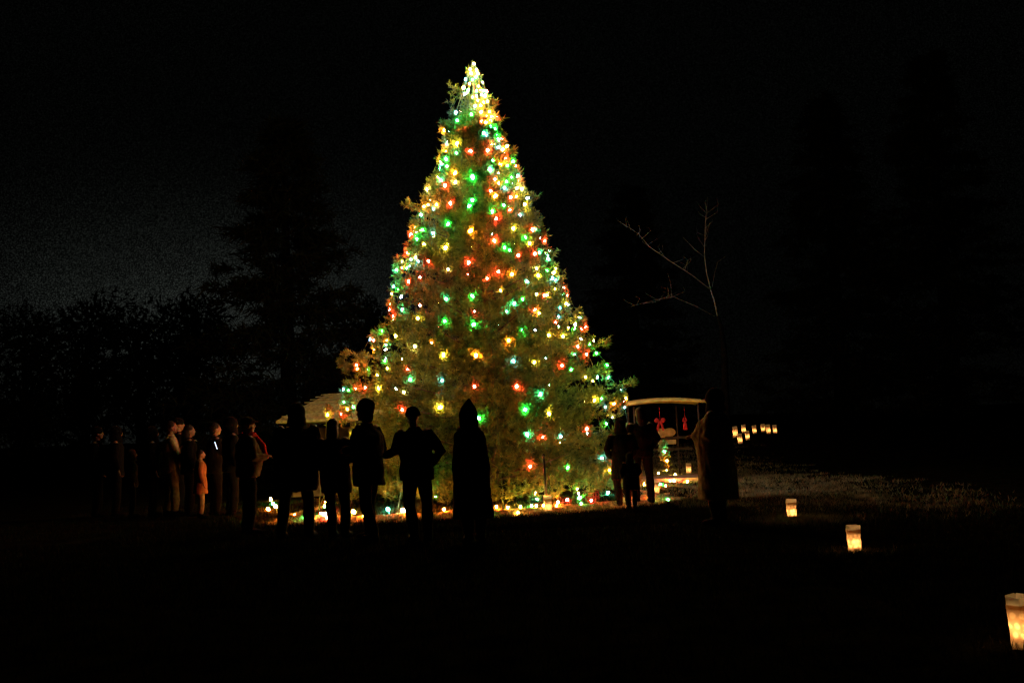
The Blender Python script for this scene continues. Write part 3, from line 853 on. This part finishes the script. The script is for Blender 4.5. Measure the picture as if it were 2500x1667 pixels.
    if wear in ('hair', 'long', 'pony', 'bun'):
        hm.ell(Hd(0, -.026, .038), (.088 * k, .098 * k, .098 * k), rh)
        hm.ell(Hd(0, -.055, -.03), (.075 * k, .062 * k, .085 * k), rh)
        if wear == 'long': hm.tube([Hd(0, -.06, 0), Hd(0, -.085, -.12), Hd(0, -.10, -.24)], [.085 * k, .092 * k, .060 * k], 12)
        if wear == 'pony': hm.tube([Hd(0, -.09, .05), Hd(0, -.15, .02), Hd(0, -.145, -.14)], [.03 * k, .035 * k, .015 * k], 10)
        if wear == 'bun': hm.ell(Hd(0, -.07, .125), (.048 * k, .048 * k, .042 * k), rh)
        nm = 'hair'
    elif wear == 'beanie':
        hm.ell(Hd(0, -.012, .055), (.092 * k, .112 * k, .092 * k), rh)
        hm.tube([Hd(0, -.016, .012), Hd(0, -.012, .055)], [.104 * k, .104 * k], 20)
        nm = 'hat'
    elif wear == 'tall_hat':                                    # knitted hat drawn up and back
        hm.tube([Hd(0, -.012, .01), Hd(0, -.02, .06), Hd(0, -.05, .11), Hd(0, -.075, .15), Hd(0, -.085, .172)], [.118 * k, .122 * k, .112 * k, .085 * k, .05 * k], 18)
        hm.ell(Hd(0, -.06, -.05), (.085 * k, .06 * k, .085 * k), rh)
        nm = 'hat'
    elif wear == 'cap':
        hm.ell(Hd(0, -.012, .05), (.090 * k, .108 * k, .085 * k), rh)
        hm.ell(Hd(0, .11, .05), (.07 * k, .075 * k, .010 * k), rh)
        nm = 'cap'
    elif wear == 'hood':
        hm.ell(Hd(0, -.03, .012), (.118 * k, .132 * k, .14 * k), rh)
        hm.tube([Hd(0, -.02, -.05), Hd(0, -.03, -.17)], [.115 * k, .14 * k], 16)
        nm = 'hood'; wm = wear_mat or coat
    elif wear == 'pointed_hood':
        hm.tube([Hd(0, -.03, -.27), Hd(0, -.03, -.12), Hd(0, -.02, 0), Hd(0, -.03, .08), Hd(0, -.05, .145), Hd(0, -.07, .205)],
                [.11 * k, .125 * k, .128 * k, .100 * k, .055 * k, .012 * k], 18)
        nm = 'hood'; wm = wear_mat or coat
    fuse(hm.build(nm, wm, root), .013 * k, .012 * k, 3)
    if scarf:
        sm = MB(); pts = []
        for i in range(15):
            a = 2 * math.pi * i / 14; p = S(.095 * math.cos(a), .095 * math.sin(a) + .01, 1.475 + .015 * math.sin(a * 2)); pts.append(p)
        sm.tube(pts, .045 * k, 10)
        sm.tube([S(.04, .10, 1.47), S(.06, .19 + belly * .5, 1.33), S(.07, .20 + belly, 1.12)], [.04 * k, .045 * k, .04 * k], 10)
        fuse(sm.build('scarf', scarf, root), .012 * k, .02)
    return root, J

def to_face(p, tx=TX, ty=TY): return math.degrees(math.atan2(-(tx - p.x), ty - p.y))
GN = 'dark onlookers standing in front of the lit tree'
# near crowd, seen from behind
p1 = ground(606, 1306)
person(p1, -62, 1.66, 'onlooker with a red scarf at the left of the near crowd, facing right', GN, coat=M_camel, legs=M_navy, coat_len=.86, coat_w=1.08,
       arms=('pocket', 'front'), wear='cap', wear_mat=M_brown, scarf=M_red, belly=.07, stance=.07)
p2 = ground(722, 1314)
person(p2, -8, 1.80, 'broad hooded figure in a bulky dark coat with legs apart', GN, coat=M_black, legs=M_black, coat_len=.62, coat_w=1.50, hem_w=1.40,
       shoulder=1.22, arms=('pocket', 'front'), wear='hood', stance=.16, head_yaw=-.15, lean_x=.03)
p3 = ground(829, 1312)
person(p3, -15, 1.58, 'shorter onlooker with bare head between the broad one and the tall hatted one', GN, coat=M_navy, legs=M_black, coat_len=.66, coat_w=1.18,
       hem_w=1.12, shoulder=1.05, arms=('pocket', 'front'), wear='long', stance=.07, head_yaw=.3, lean_x=-.05)
p4 = ground(907, 1320)
person(p4, 68, 1.76, 'tall onlooker in a raised knitted hat, face turned to the left', GN, coat=M_black, legs=M_black, coat_len=.70, coat_w=1.22, hem_w=1.15,
       shoulder=1.1, arms=('front', 'pocket'), wear='tall_hat', wear_mat=M_black, stance=.09, stride=.10, lean=.02, head_yaw=.1)
p5 = ground(1029, 1320)
person(p5, 18, 1.66, 'onlooker in a beanie with one elbow out, holding a phone before them', GN, coat=M_navy, legs=M_denim, coat_len=.80, coat_w=1.12,
       shoulder=.95, arms=('out', 'hip'), wear='beanie', wear_mat=M_black, stance=.06, head_yaw=.25, lean_x=-.04)
p6 = ground(1160, 1322)
person(p6, 8, 1.64, 'figure in a long flared cloak with a pointed hood', GN, coat=M_black, legs=M_black, coat_len=.30, coat_w=1.0, hem_w=1.02, shoulder=.58, cloak=True,
       arms=(((-.14, .02, 1.15), (-.05, .11, 1.13)), ((.14, .02, 1.15), (.05, .11, 1.10))), wear='pointed_hood', stance=.045, head_yaw=.2, lean_x=-.02)
# couple and child at the right
GC = 'dark family standing right of the lit tree'
p7 = ground(1524, 1236)
person(p7, 5, 1.44, 'smaller of two onlookers standing together right of the tree', GC, coat=M_black, legs=M_black, coat_len=.55, coat_w=1.05, hem_w=1.12,
       arms='pocket', wear='hood', wear_mat=M_black, stance=.06)
p8 = ground(1573, 1228)
person(p8, 12, 1.64, 'taller bare headed onlooker right of the tree, legs a little apart', GC, coat=M_black, legs=M_black, coat_len=.84, coat_w=1.05,
       arms='pocket', wear='long', stance=.11)
pc_ = ground(1543, 1243)
person(pc_, 10, .86, 'small child standing between the two onlookers right of the tree', GC, coat=M_black, legs=M_black, coat_len=.6, coat_w=1.25,
       arms='pocket', wear='hood', stance=.07)
p9 = ground(1757, 1282)
person(p9, 62, 1.76, 'large lone figure in a long flared coat right of the booth, facing the tree', 'lone onlookers', coat=M_loden, legs=M_black, coat_len=.34, coat_w=1.32,
       hem_w=1.62, shoulder=1.15, arms='front', wear='hood', wear_mat=M_black, stance=.08, belly=.10, lean=-.02)
# far group at the left, lit by the tree
GFp = 'far onlookers at the left, faces lit by the tree'
for (u, v, f, H, lab, kw) in (
    (236, 1262, -75, 1.72, 'leftmost of the far onlookers, barely lit', dict(coat=M_black, wear='beanie', wear_mat=M_black)),
    (283, 1260, -70, 1.70, 'second far onlooker from the left, with only the face faintly lit', dict(coat=M_black, wear='hood')),
    (322, 1262, -72, 1.25, 'far child with a faintly lit face between two adults', dict(coat=M_brown, wear='hood')),
    (418, 1261, -66, 1.76, 'far onlooker in a cream jacket with one lit arm and trouser leg', dict(coat=M_cream, legs=M_tan, coat_w=.95, arms=('pocket', 'phone'), wear='hair', stride=.06)),
    (462, 1259, -65, 1.68, 'far onlooker with a lit face, behind the child in orange', dict(coat=M_black, wear='long')),
    (490, 1264, -70, 1.22, 'far child in an orange coat', dict(coat=M_orange, legs=M_tan, wear='hair', coat_len=.62, hem_w=1.15)),
    (372, 1262, -68, 1.66, 'dark far onlooker between the child and the one in cream', dict(coat=M_black, wear='hood')),
    (436, 1241, -60, 1.84, 'tall dark far onlooker right behind the one in cream', dict(coat=M_black, wear='beanie', wear_mat=M_black)),
    (566, 1262, -62, 1.70, 'dark far onlooker between the phone holder and the red scarf', dict(coat=M_black, wear='hood')),
    (526, 1258, -60, 1.70, 'far onlooker holding up a lit phone', dict(coat=M_black, arms='phone', wear='hair'))):
    r_, J_ = person(ground(u, v), f, H, lab, GFp, detail=.014, **kw)
    if 'phone' in lab: phone_far = (r_, J_)

# phones
M_case = mat('phone_case', (.01, .01, .01), .4, spec=.4)
M_screen = glow('phone_screen', (.65, .75, 1), 2.5)
def phone(pos, rz, label, tilt=.3):
    root = empty('phone', pos, rz); root.rotation_euler = (tilt, 0, rz)
    tag(root, label, 'phone', 'phones held up by onlookers')
    MB().box((0, 0, 0), (.074, .009, .15)).build('case', M_case, root, False)
    MB().box((0, -.0055, 0), (.066, .002, .138)).build('screen', M_screen, root, False)
bpy.context.view_layer.update()
q = at(528, 1087, phone_far[0].location.y - .28)
phone(q, R(-64), 'lit blue white phone held up in the far group')
pp = at(965, 1089, p5.y + .30)
phone(pp, R(75), 'small lit phone held by the onlooker in the beanie', .2)

# ------------------------------------------------------------------ hut and booth behind the tree
M_shingle = mat('shingle', (.25, .31, .14), .9, .35, 14, .05, bump=.5, bscale=30)
M_board = mat('weathered_board', (.10, .075, .05), .85, .35, 6, .1)
M_post = mat('post_wood', (.045, .035, .028), .8, .3, 8, .15)
M_canvas = mat('canvas', (.62, .55, .19), .85, .25, 5, .1)
M_panel = mat('pale_panel', (.34, .29, .14), .8, .3, 9, .15)
M_ribbon = mat('red_ribbon', (.34, .015, .02), .7, spec=.3)
def hut():
    c = at(850, 1010, 24.0); X = c.x; Y = 24.5
    z = gz(X, Y)
    root = empty('hut', (X, Y, z))
    tag(root, 'low hut with a hipped shingle roof half hidden behind the left of the tree', 'hut')
    HX, HY, E, T = 1.55, 1.3, 1.78, 2.42
    mb = MB()
    a = [(-HX, -HY, E), (HX, -HY, E), (HX, HY, E), (-HX, HY, E)]
    m_ = [(-HX * .62, -HY * .6, E + .36), (HX * .62, -HY * .6, E + .36), (HX * .62, HY * .6, E + .36), (-HX * .62, HY * .6, E + .36)]
    t = [(-.55, -.08, T), (.55, -.08, T), (.55, .08, T), (-.55, .08, T)]
    lo = [(x, y, zz - .06) for x, y, zz in a]
    vs = lo + a + m_ + t
    fs = [(3, 2, 1, 0)]
    for r_ in range(3):
        for k in range(4):
            k2 = (k + 1) % 4
            fs.append((r_ * 4 + k, r_ * 4 + k2, r_ * 4 + 4 + k2, r_ * 4 + 4 + k))
    fs.append((12, 13, 14, 15))
    mb.add(vs, fs)
    for i in range(1, 9):                                         # shingle courses
        tt = i / 9.0; e = E + .64 * (1 - (1 - tt) ** 1.25) + .012
        mb.tube([(-HX * (1 - .62 * tt), -HY * (1 - .92 * tt), e), (HX * (1 - .62 * tt), -HY * (1 - .92 * tt), e)], .012, 5)
    mb.build('roof', M_shingle, root, False)
    for sx in (-1, 1):
        for sy in (-1, 1):
            MB().box((sx * 1.3, sy * 1.05, .86), (.11, .11, 1.72)).build('post', M_post, root, False)
    MB().box((0, 1.05, .8), (2.5, .04, 1.6)).box((0, 1.02, 1.2), (2.5, .03, .06)).build('back_wall', M_board, root, False)
    MB().box((0, -1.05, .55), (2.48, .05, 1.1)).box((0, -1.12, 1.13), (2.5, .28, .05)).build('counter', M_board, root, False)
hut()
def booth():
    f0 = ground(1703, 1176); f1 = ground(1668, 1160)
    X = (at(1630, 1000, 23.6)).x; Y = 24.2
    z = gz(X, Y)
    root = empty('booth', (X, Y, z))
    tag(root, 'small open booth with a thin curved canopy and slim posts right of the tree', 'booth')
    mb = MB(); HX, HY = .92, .75; n = 14; vs = []; fs = []
    for side in (0, 1):
        for j in (0, 1, 2):
            for i in range(n + 1):
                t = i / n; x = -HX + 2 * HX * t
                zz = 1.84 + .085 * math.sin(math.pi * min(1, t * .86 + .1)) - .055 * side + (.06 * math.sin(math.pi * j / 2))
                vs.append((x, -HY + HY * j, zz))
    m1 = n + 1
    for side in (0, 1):
        o = side * 3 * m1
        for j in (0, 1):
            for i in range(n):
                q = (o + j * m1 + i, o + j * m1 + i + 1, o + (j + 1) * m1 + i + 1, o + (j + 1) * m1 + i)
                fs.append(q if side == 0 else q[::-1])
    o = 3 * m1
    for i in range(n):
        fs.append((i, o + i, o + i + 1, i + 1)); fs.append((2 * m1 + i, 2 * m1 + i + 1, o + 2 * m1 + i + 1, o + 2 * m1 + i))
    for j in (0, 1):
        fs.append((j * m1, (j + 1) * m1, o + (j + 1) * m1, o + j * m1)); fs.append((j * m1 + n, o + j * m1 + n, o + (j + 1) * m1 + n, (j + 1) * m1 + n))
    mb.add(vs, fs); mb.build('canopy', M_canvas, root, True)
    for (x, y) in ((-.80, -.62), (.72, -.62), (-.80, .62), (.40, .62)):
        MB().tube([(x, y, 0), (x, y, 1.78)], .022, 8).build('post', M_post, root)
    MB().box((0, .6, 1.0), (1.5, .03, .06)).box((0, .6, .72), (1.5, .03, .06)).build('rail', M_post, root, False)
    b = MB(); 
    b.ell((-.03, .56, 1.13), (.24, .04, .125), None, 16, 8).ell((.20, .56, 1.14), (.16, .04, .115), None, 16, 8)
    fuse(b.build('pale_cushion', M_panel, root), .02)
    MB().box((.12, .55, .90), (.44, .05, .11)).build('pale_board', M_panel, root, False)
    MB().box((.1, -.1, .04), (2.0, 1.6, .08)).build('floor_slab', mat('slab', (.42, .33, .26), .85, .2, 10), root, False)
    for (u, v, lab) in ((1611, 1028, 'red ribbon bow hanging under the left of the booth canopy'), (1672, 1026, 'narrow red ribbon hanging on the right post of the booth')):
        p = at(u, v, Y - .66 if u < 1650 else Y - .5)
        rb = MB()
        wd = .075 if u < 1650 else .03
        for s in (-1, 1):
            rb.ell((s * wd, 0, .02), (wd * .8, .03, .055), Matrix.Rotation(s * -.4, 3, 'Y'), 10, 6)
            rb.tube([(0, 0, 0), (s * wd * .6, -.01, -.10), (s * wd * .9, 0, -.22)], [.02, .03, .024], 8)
        rb.tube([(0, 0, 0), (0, 0, 1.74 - (p.z - z))], .004, 5)
        o = rb.build('ribbon_bow', M_ribbon); o.location = p
        tag(o, lab, 'bow', 'red bows on the booth')
booth()
# iron stake behind the lantern at the edge, short pickets further right
s0 = ground(1334, 1238)
MB().tube([(0, 0, -.05), (0, 0, .5), (-.01, 0, .80)], [.022, .022, .020], 8).tube([(.07, 0, -.05), (.06, 0, .5)], .006, 6).ell((-.01, 0, .83), (.03, .03, .04), None, 10, 6)\
    .build('iron_stake', M_case)
o = bpy.data.objects['iron_stake']; o.location = s0; tag(o, 'thin dark iron stake right behind the dotted lantern in front of the tree', 'stake')
s1 = ground(1446, 1222)
mb = MB()
for i in range(6): mb.box((-.11 + i * .044, 0, .09), (.016, .012, .18))
mb.box((0, .014, .06), (.26, .012, .02)); mb.box((0, .014, .14), (.26, .012, .02))
o = mb.build('picket_fence', M_post, None, False); o.location = s1; tag(o, 'tiny piece of dark picket fence on the grass left of the couple', 'fence')

# ------------------------------------------------------------------ dark trees round the lawn
def dark_conifer(loc, H, Rr, label, seed, group='dark evergreens at the edge of the lawn', low=.06):
    rs = random.Random(seed)
    root = empty('evergreen_tree', loc); tag(root, label, 'tree', group)
    MB().tube([(0, 0, -.2), (0, 0, H * .5), (0, 0, H * .97)], [H * .028, H * .016, .02], 8).build('trunk', M_darkbark, root)
    P = []; D = []; S = []
    nb = 210
    for i in range(nb):
        t = low + (1 - low) * (i + rs.random()) / nb
        z = H * t; r = Rr * (1 - t) ** .75 * rs.uniform(.55, 1.08) + .15; a = rs.uniform(0, 6.283)
        o_ = np.array([math.cos(a), math.sin(a), 0]); s_ = np.array([-math.sin(a), math.cos(a), 0])
        dr = rs.uniform(-.05, .28)
        for j in range(int(12 + 16 * r / Rr)):
            q = rs.random() ** .8
            p = o_ * r * q + s_ * rs.gauss(0, .10) * r * (1.15 - q) + np.array([0, 0, z - dr * r * q + .25 * r * max(0, q - .7) - rs.random() * .22])
            P.append(p); D.append(o_ + s_ * rs.gauss(0, .5) + np.array([0, 0, -.15])); S.append(rs.uniform(.45, .8))
    tri_mesh('crown', needles(np.array(P), np.array(D), np.array(S), 7, .035), M_darkneedle, root)
def dark_broadleaf(loc, H, Rr, label, seed, group='dark broad trees beyond the left of the lawn'):
    rs = random.Random(seed)
    root = empty('broad_tree', loc); tag(root, label, 'tree', group)
    mb = MB().tube([(0, 0, -.2), (.1, 0, H * .3), (0, 0, H * .6)], [.3, .22, .12], 8)
    P = []; D = []; S = []
    for k in range(26):
        a = rs.uniform(0, 6.283); t = rs.random(); r = Rr * rs.uniform(.25, 1) * math.sin(math.pi * (.25 + .7 * t)); z = H * (.25 + .70 * t)
        c = np.array([math.cos(a) * r, math.sin(a) * r, z])
        mb.tube([(0, 0, z * .6), tuple(c * np.array([.5, .5, .9])), tuple(c)], [.09, .05, .02], 5)
        for j in range(60):
            d = nrm(np.array([rs.gauss(0, 1), rs.gauss(0, 1), rs.gauss(0, .8)])); P.append(c + d * Rr * .34 * rs.random() ** .4); D.append(d); S.append(rs.uniform(.3, .55))
    mb.build('trunk', M_darkbark, root)
    tri_mesh('crown', needles(np.array(P), np.array(D), np.array(S), 6, .06), M_darkneedle, root)
def gp(u, Y):
    p = at(u, 1000, Y); return Vector((p.x, p.y, gz(p.x, p.y)))
dark_conifer(gp(705, 33), 12.2, 4.0, 'great dark spruce left of the lit tree with the sky glow behind it', 3)
for i, (u, Y, H, Rr, lab) in enumerate(((60, 48, 7.6, 3.6, 'leftmost dark tree on the low skyline'), (205, 50, 8.2, 3.6, 'dark tree on the skyline left of the brightest sky glow'),
        (340, 49, 9.0, 3.6, 'dark tree under the middle of the sky glow'), (470, 50, 8.7, 3.4, 'dark tree on the skyline beside the great spruce'), (900, 52, 8.2, 3.8, 'dark tree between the great spruce and the lit tree'))):
    dark_broadleaf(gp(u, Y), H, Rr, lab, 20 + i)
for i, (u, Y, H, Rr, lab) in enumerate(((2060, 44, 15, 4.2, 'dark evergreen beyond the lawn above the middle lantern'), (2330, 42, 16, 4.5, 'dark evergreen beyond the lawn at the far right'), (1560, 50, 13, 4, 'dark evergreen far behind the booth'))):
    dark_conifer(gp(u, Y), H, Rr, lab, 40 + i)

# bare tree catching the light, right of the lit tree
def bare_tree():
    Y = 24.5
    b = gp(1772, Y)
    root = empty('bare_tree', b); tag(root, 'leafless tree with thin pale branches behind the large lone figure', 'tree')
    def w(u, v, dy=0): return at(u, v, Y + dy) - b
    mb = MB().tube([(0, 0, -.1), w(1772, 980), w(1768, 860), w(1760, 795), w(1752, 772)], [.13, .10, .075, .05, .036], 9)
    mb.build('trunk', M_darkbark, root)  # near-black bark paints the trunk as unlit below the branches
    br = MB()
    br.tube([w(1752, 772), w(1744, 735, -.1), w(1735, 707, -.1), w(1725, 665, -.1), w(1720, 625, 0), w(1722, 545, .1), w(1728, 480, .2)], [.020, .015, .013, .011, .009, .006, .002], 6)
    br.tube([w(1735, 707, -.1), w(1690, 672, -.4), w(1640, 640, -.6), w(1585, 602, -.8), w(1560, 572, -.9), w(1520, 545, -1)], [.012, .010, .008, .006, .004, .002], 6)
    br.tube([w(1745, 772), w(1700, 748, -.3), w(1645, 725, -.5), w(1600, 732, -.7), w(1540, 748, -.9)], [.008, .006, .005, .003, .002], 5)
    br.tube([w(1720, 628), w(1695, 608, -.2), w(1668, 580, -.3)], [.005, .004, .002], 5)
    br.tube([w(1640, 725, -.5), w(1637, 690, -.5), w(1630, 668, -.5)], [.004, .003, .0015], 5)
    br.tube([w(1739, 700), w(1745, 665, .2), w(1752, 640, .3), w(1790, 612, .5)], [.005, .004, .003, .0015], 5)
    rs = random.Random(5)
    for k in range(38):
        i = rs.randrange(5); t = rs.random()
        a, b_ = [((1722, 545, .1), (1728, 480, .2)), ((1690, 672, -.4), (1585, 602, -.8)), ((1585, 602, -.8), (1520, 545, -1)), ((1645, 725, -.5), (1540, 748, -.9)), ((1720, 625, 0), (1722, 545, .1))][i]
        c = [a[k_] + (b_[k_] - a[k_]) * t for k_ in range(3)]; e = (c[0] + rs.gauss(0, 16), c[1] - rs.uniform(6, 26), c[2] + rs.gauss(0, .15))
        br.tube([w(*c), w(*e), w(e[0] + rs.gauss(0, 9), e[1] - rs.uniform(5, 18), e[2])], [.0035, .0022, .001], 4)
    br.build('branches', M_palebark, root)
bare_tree()
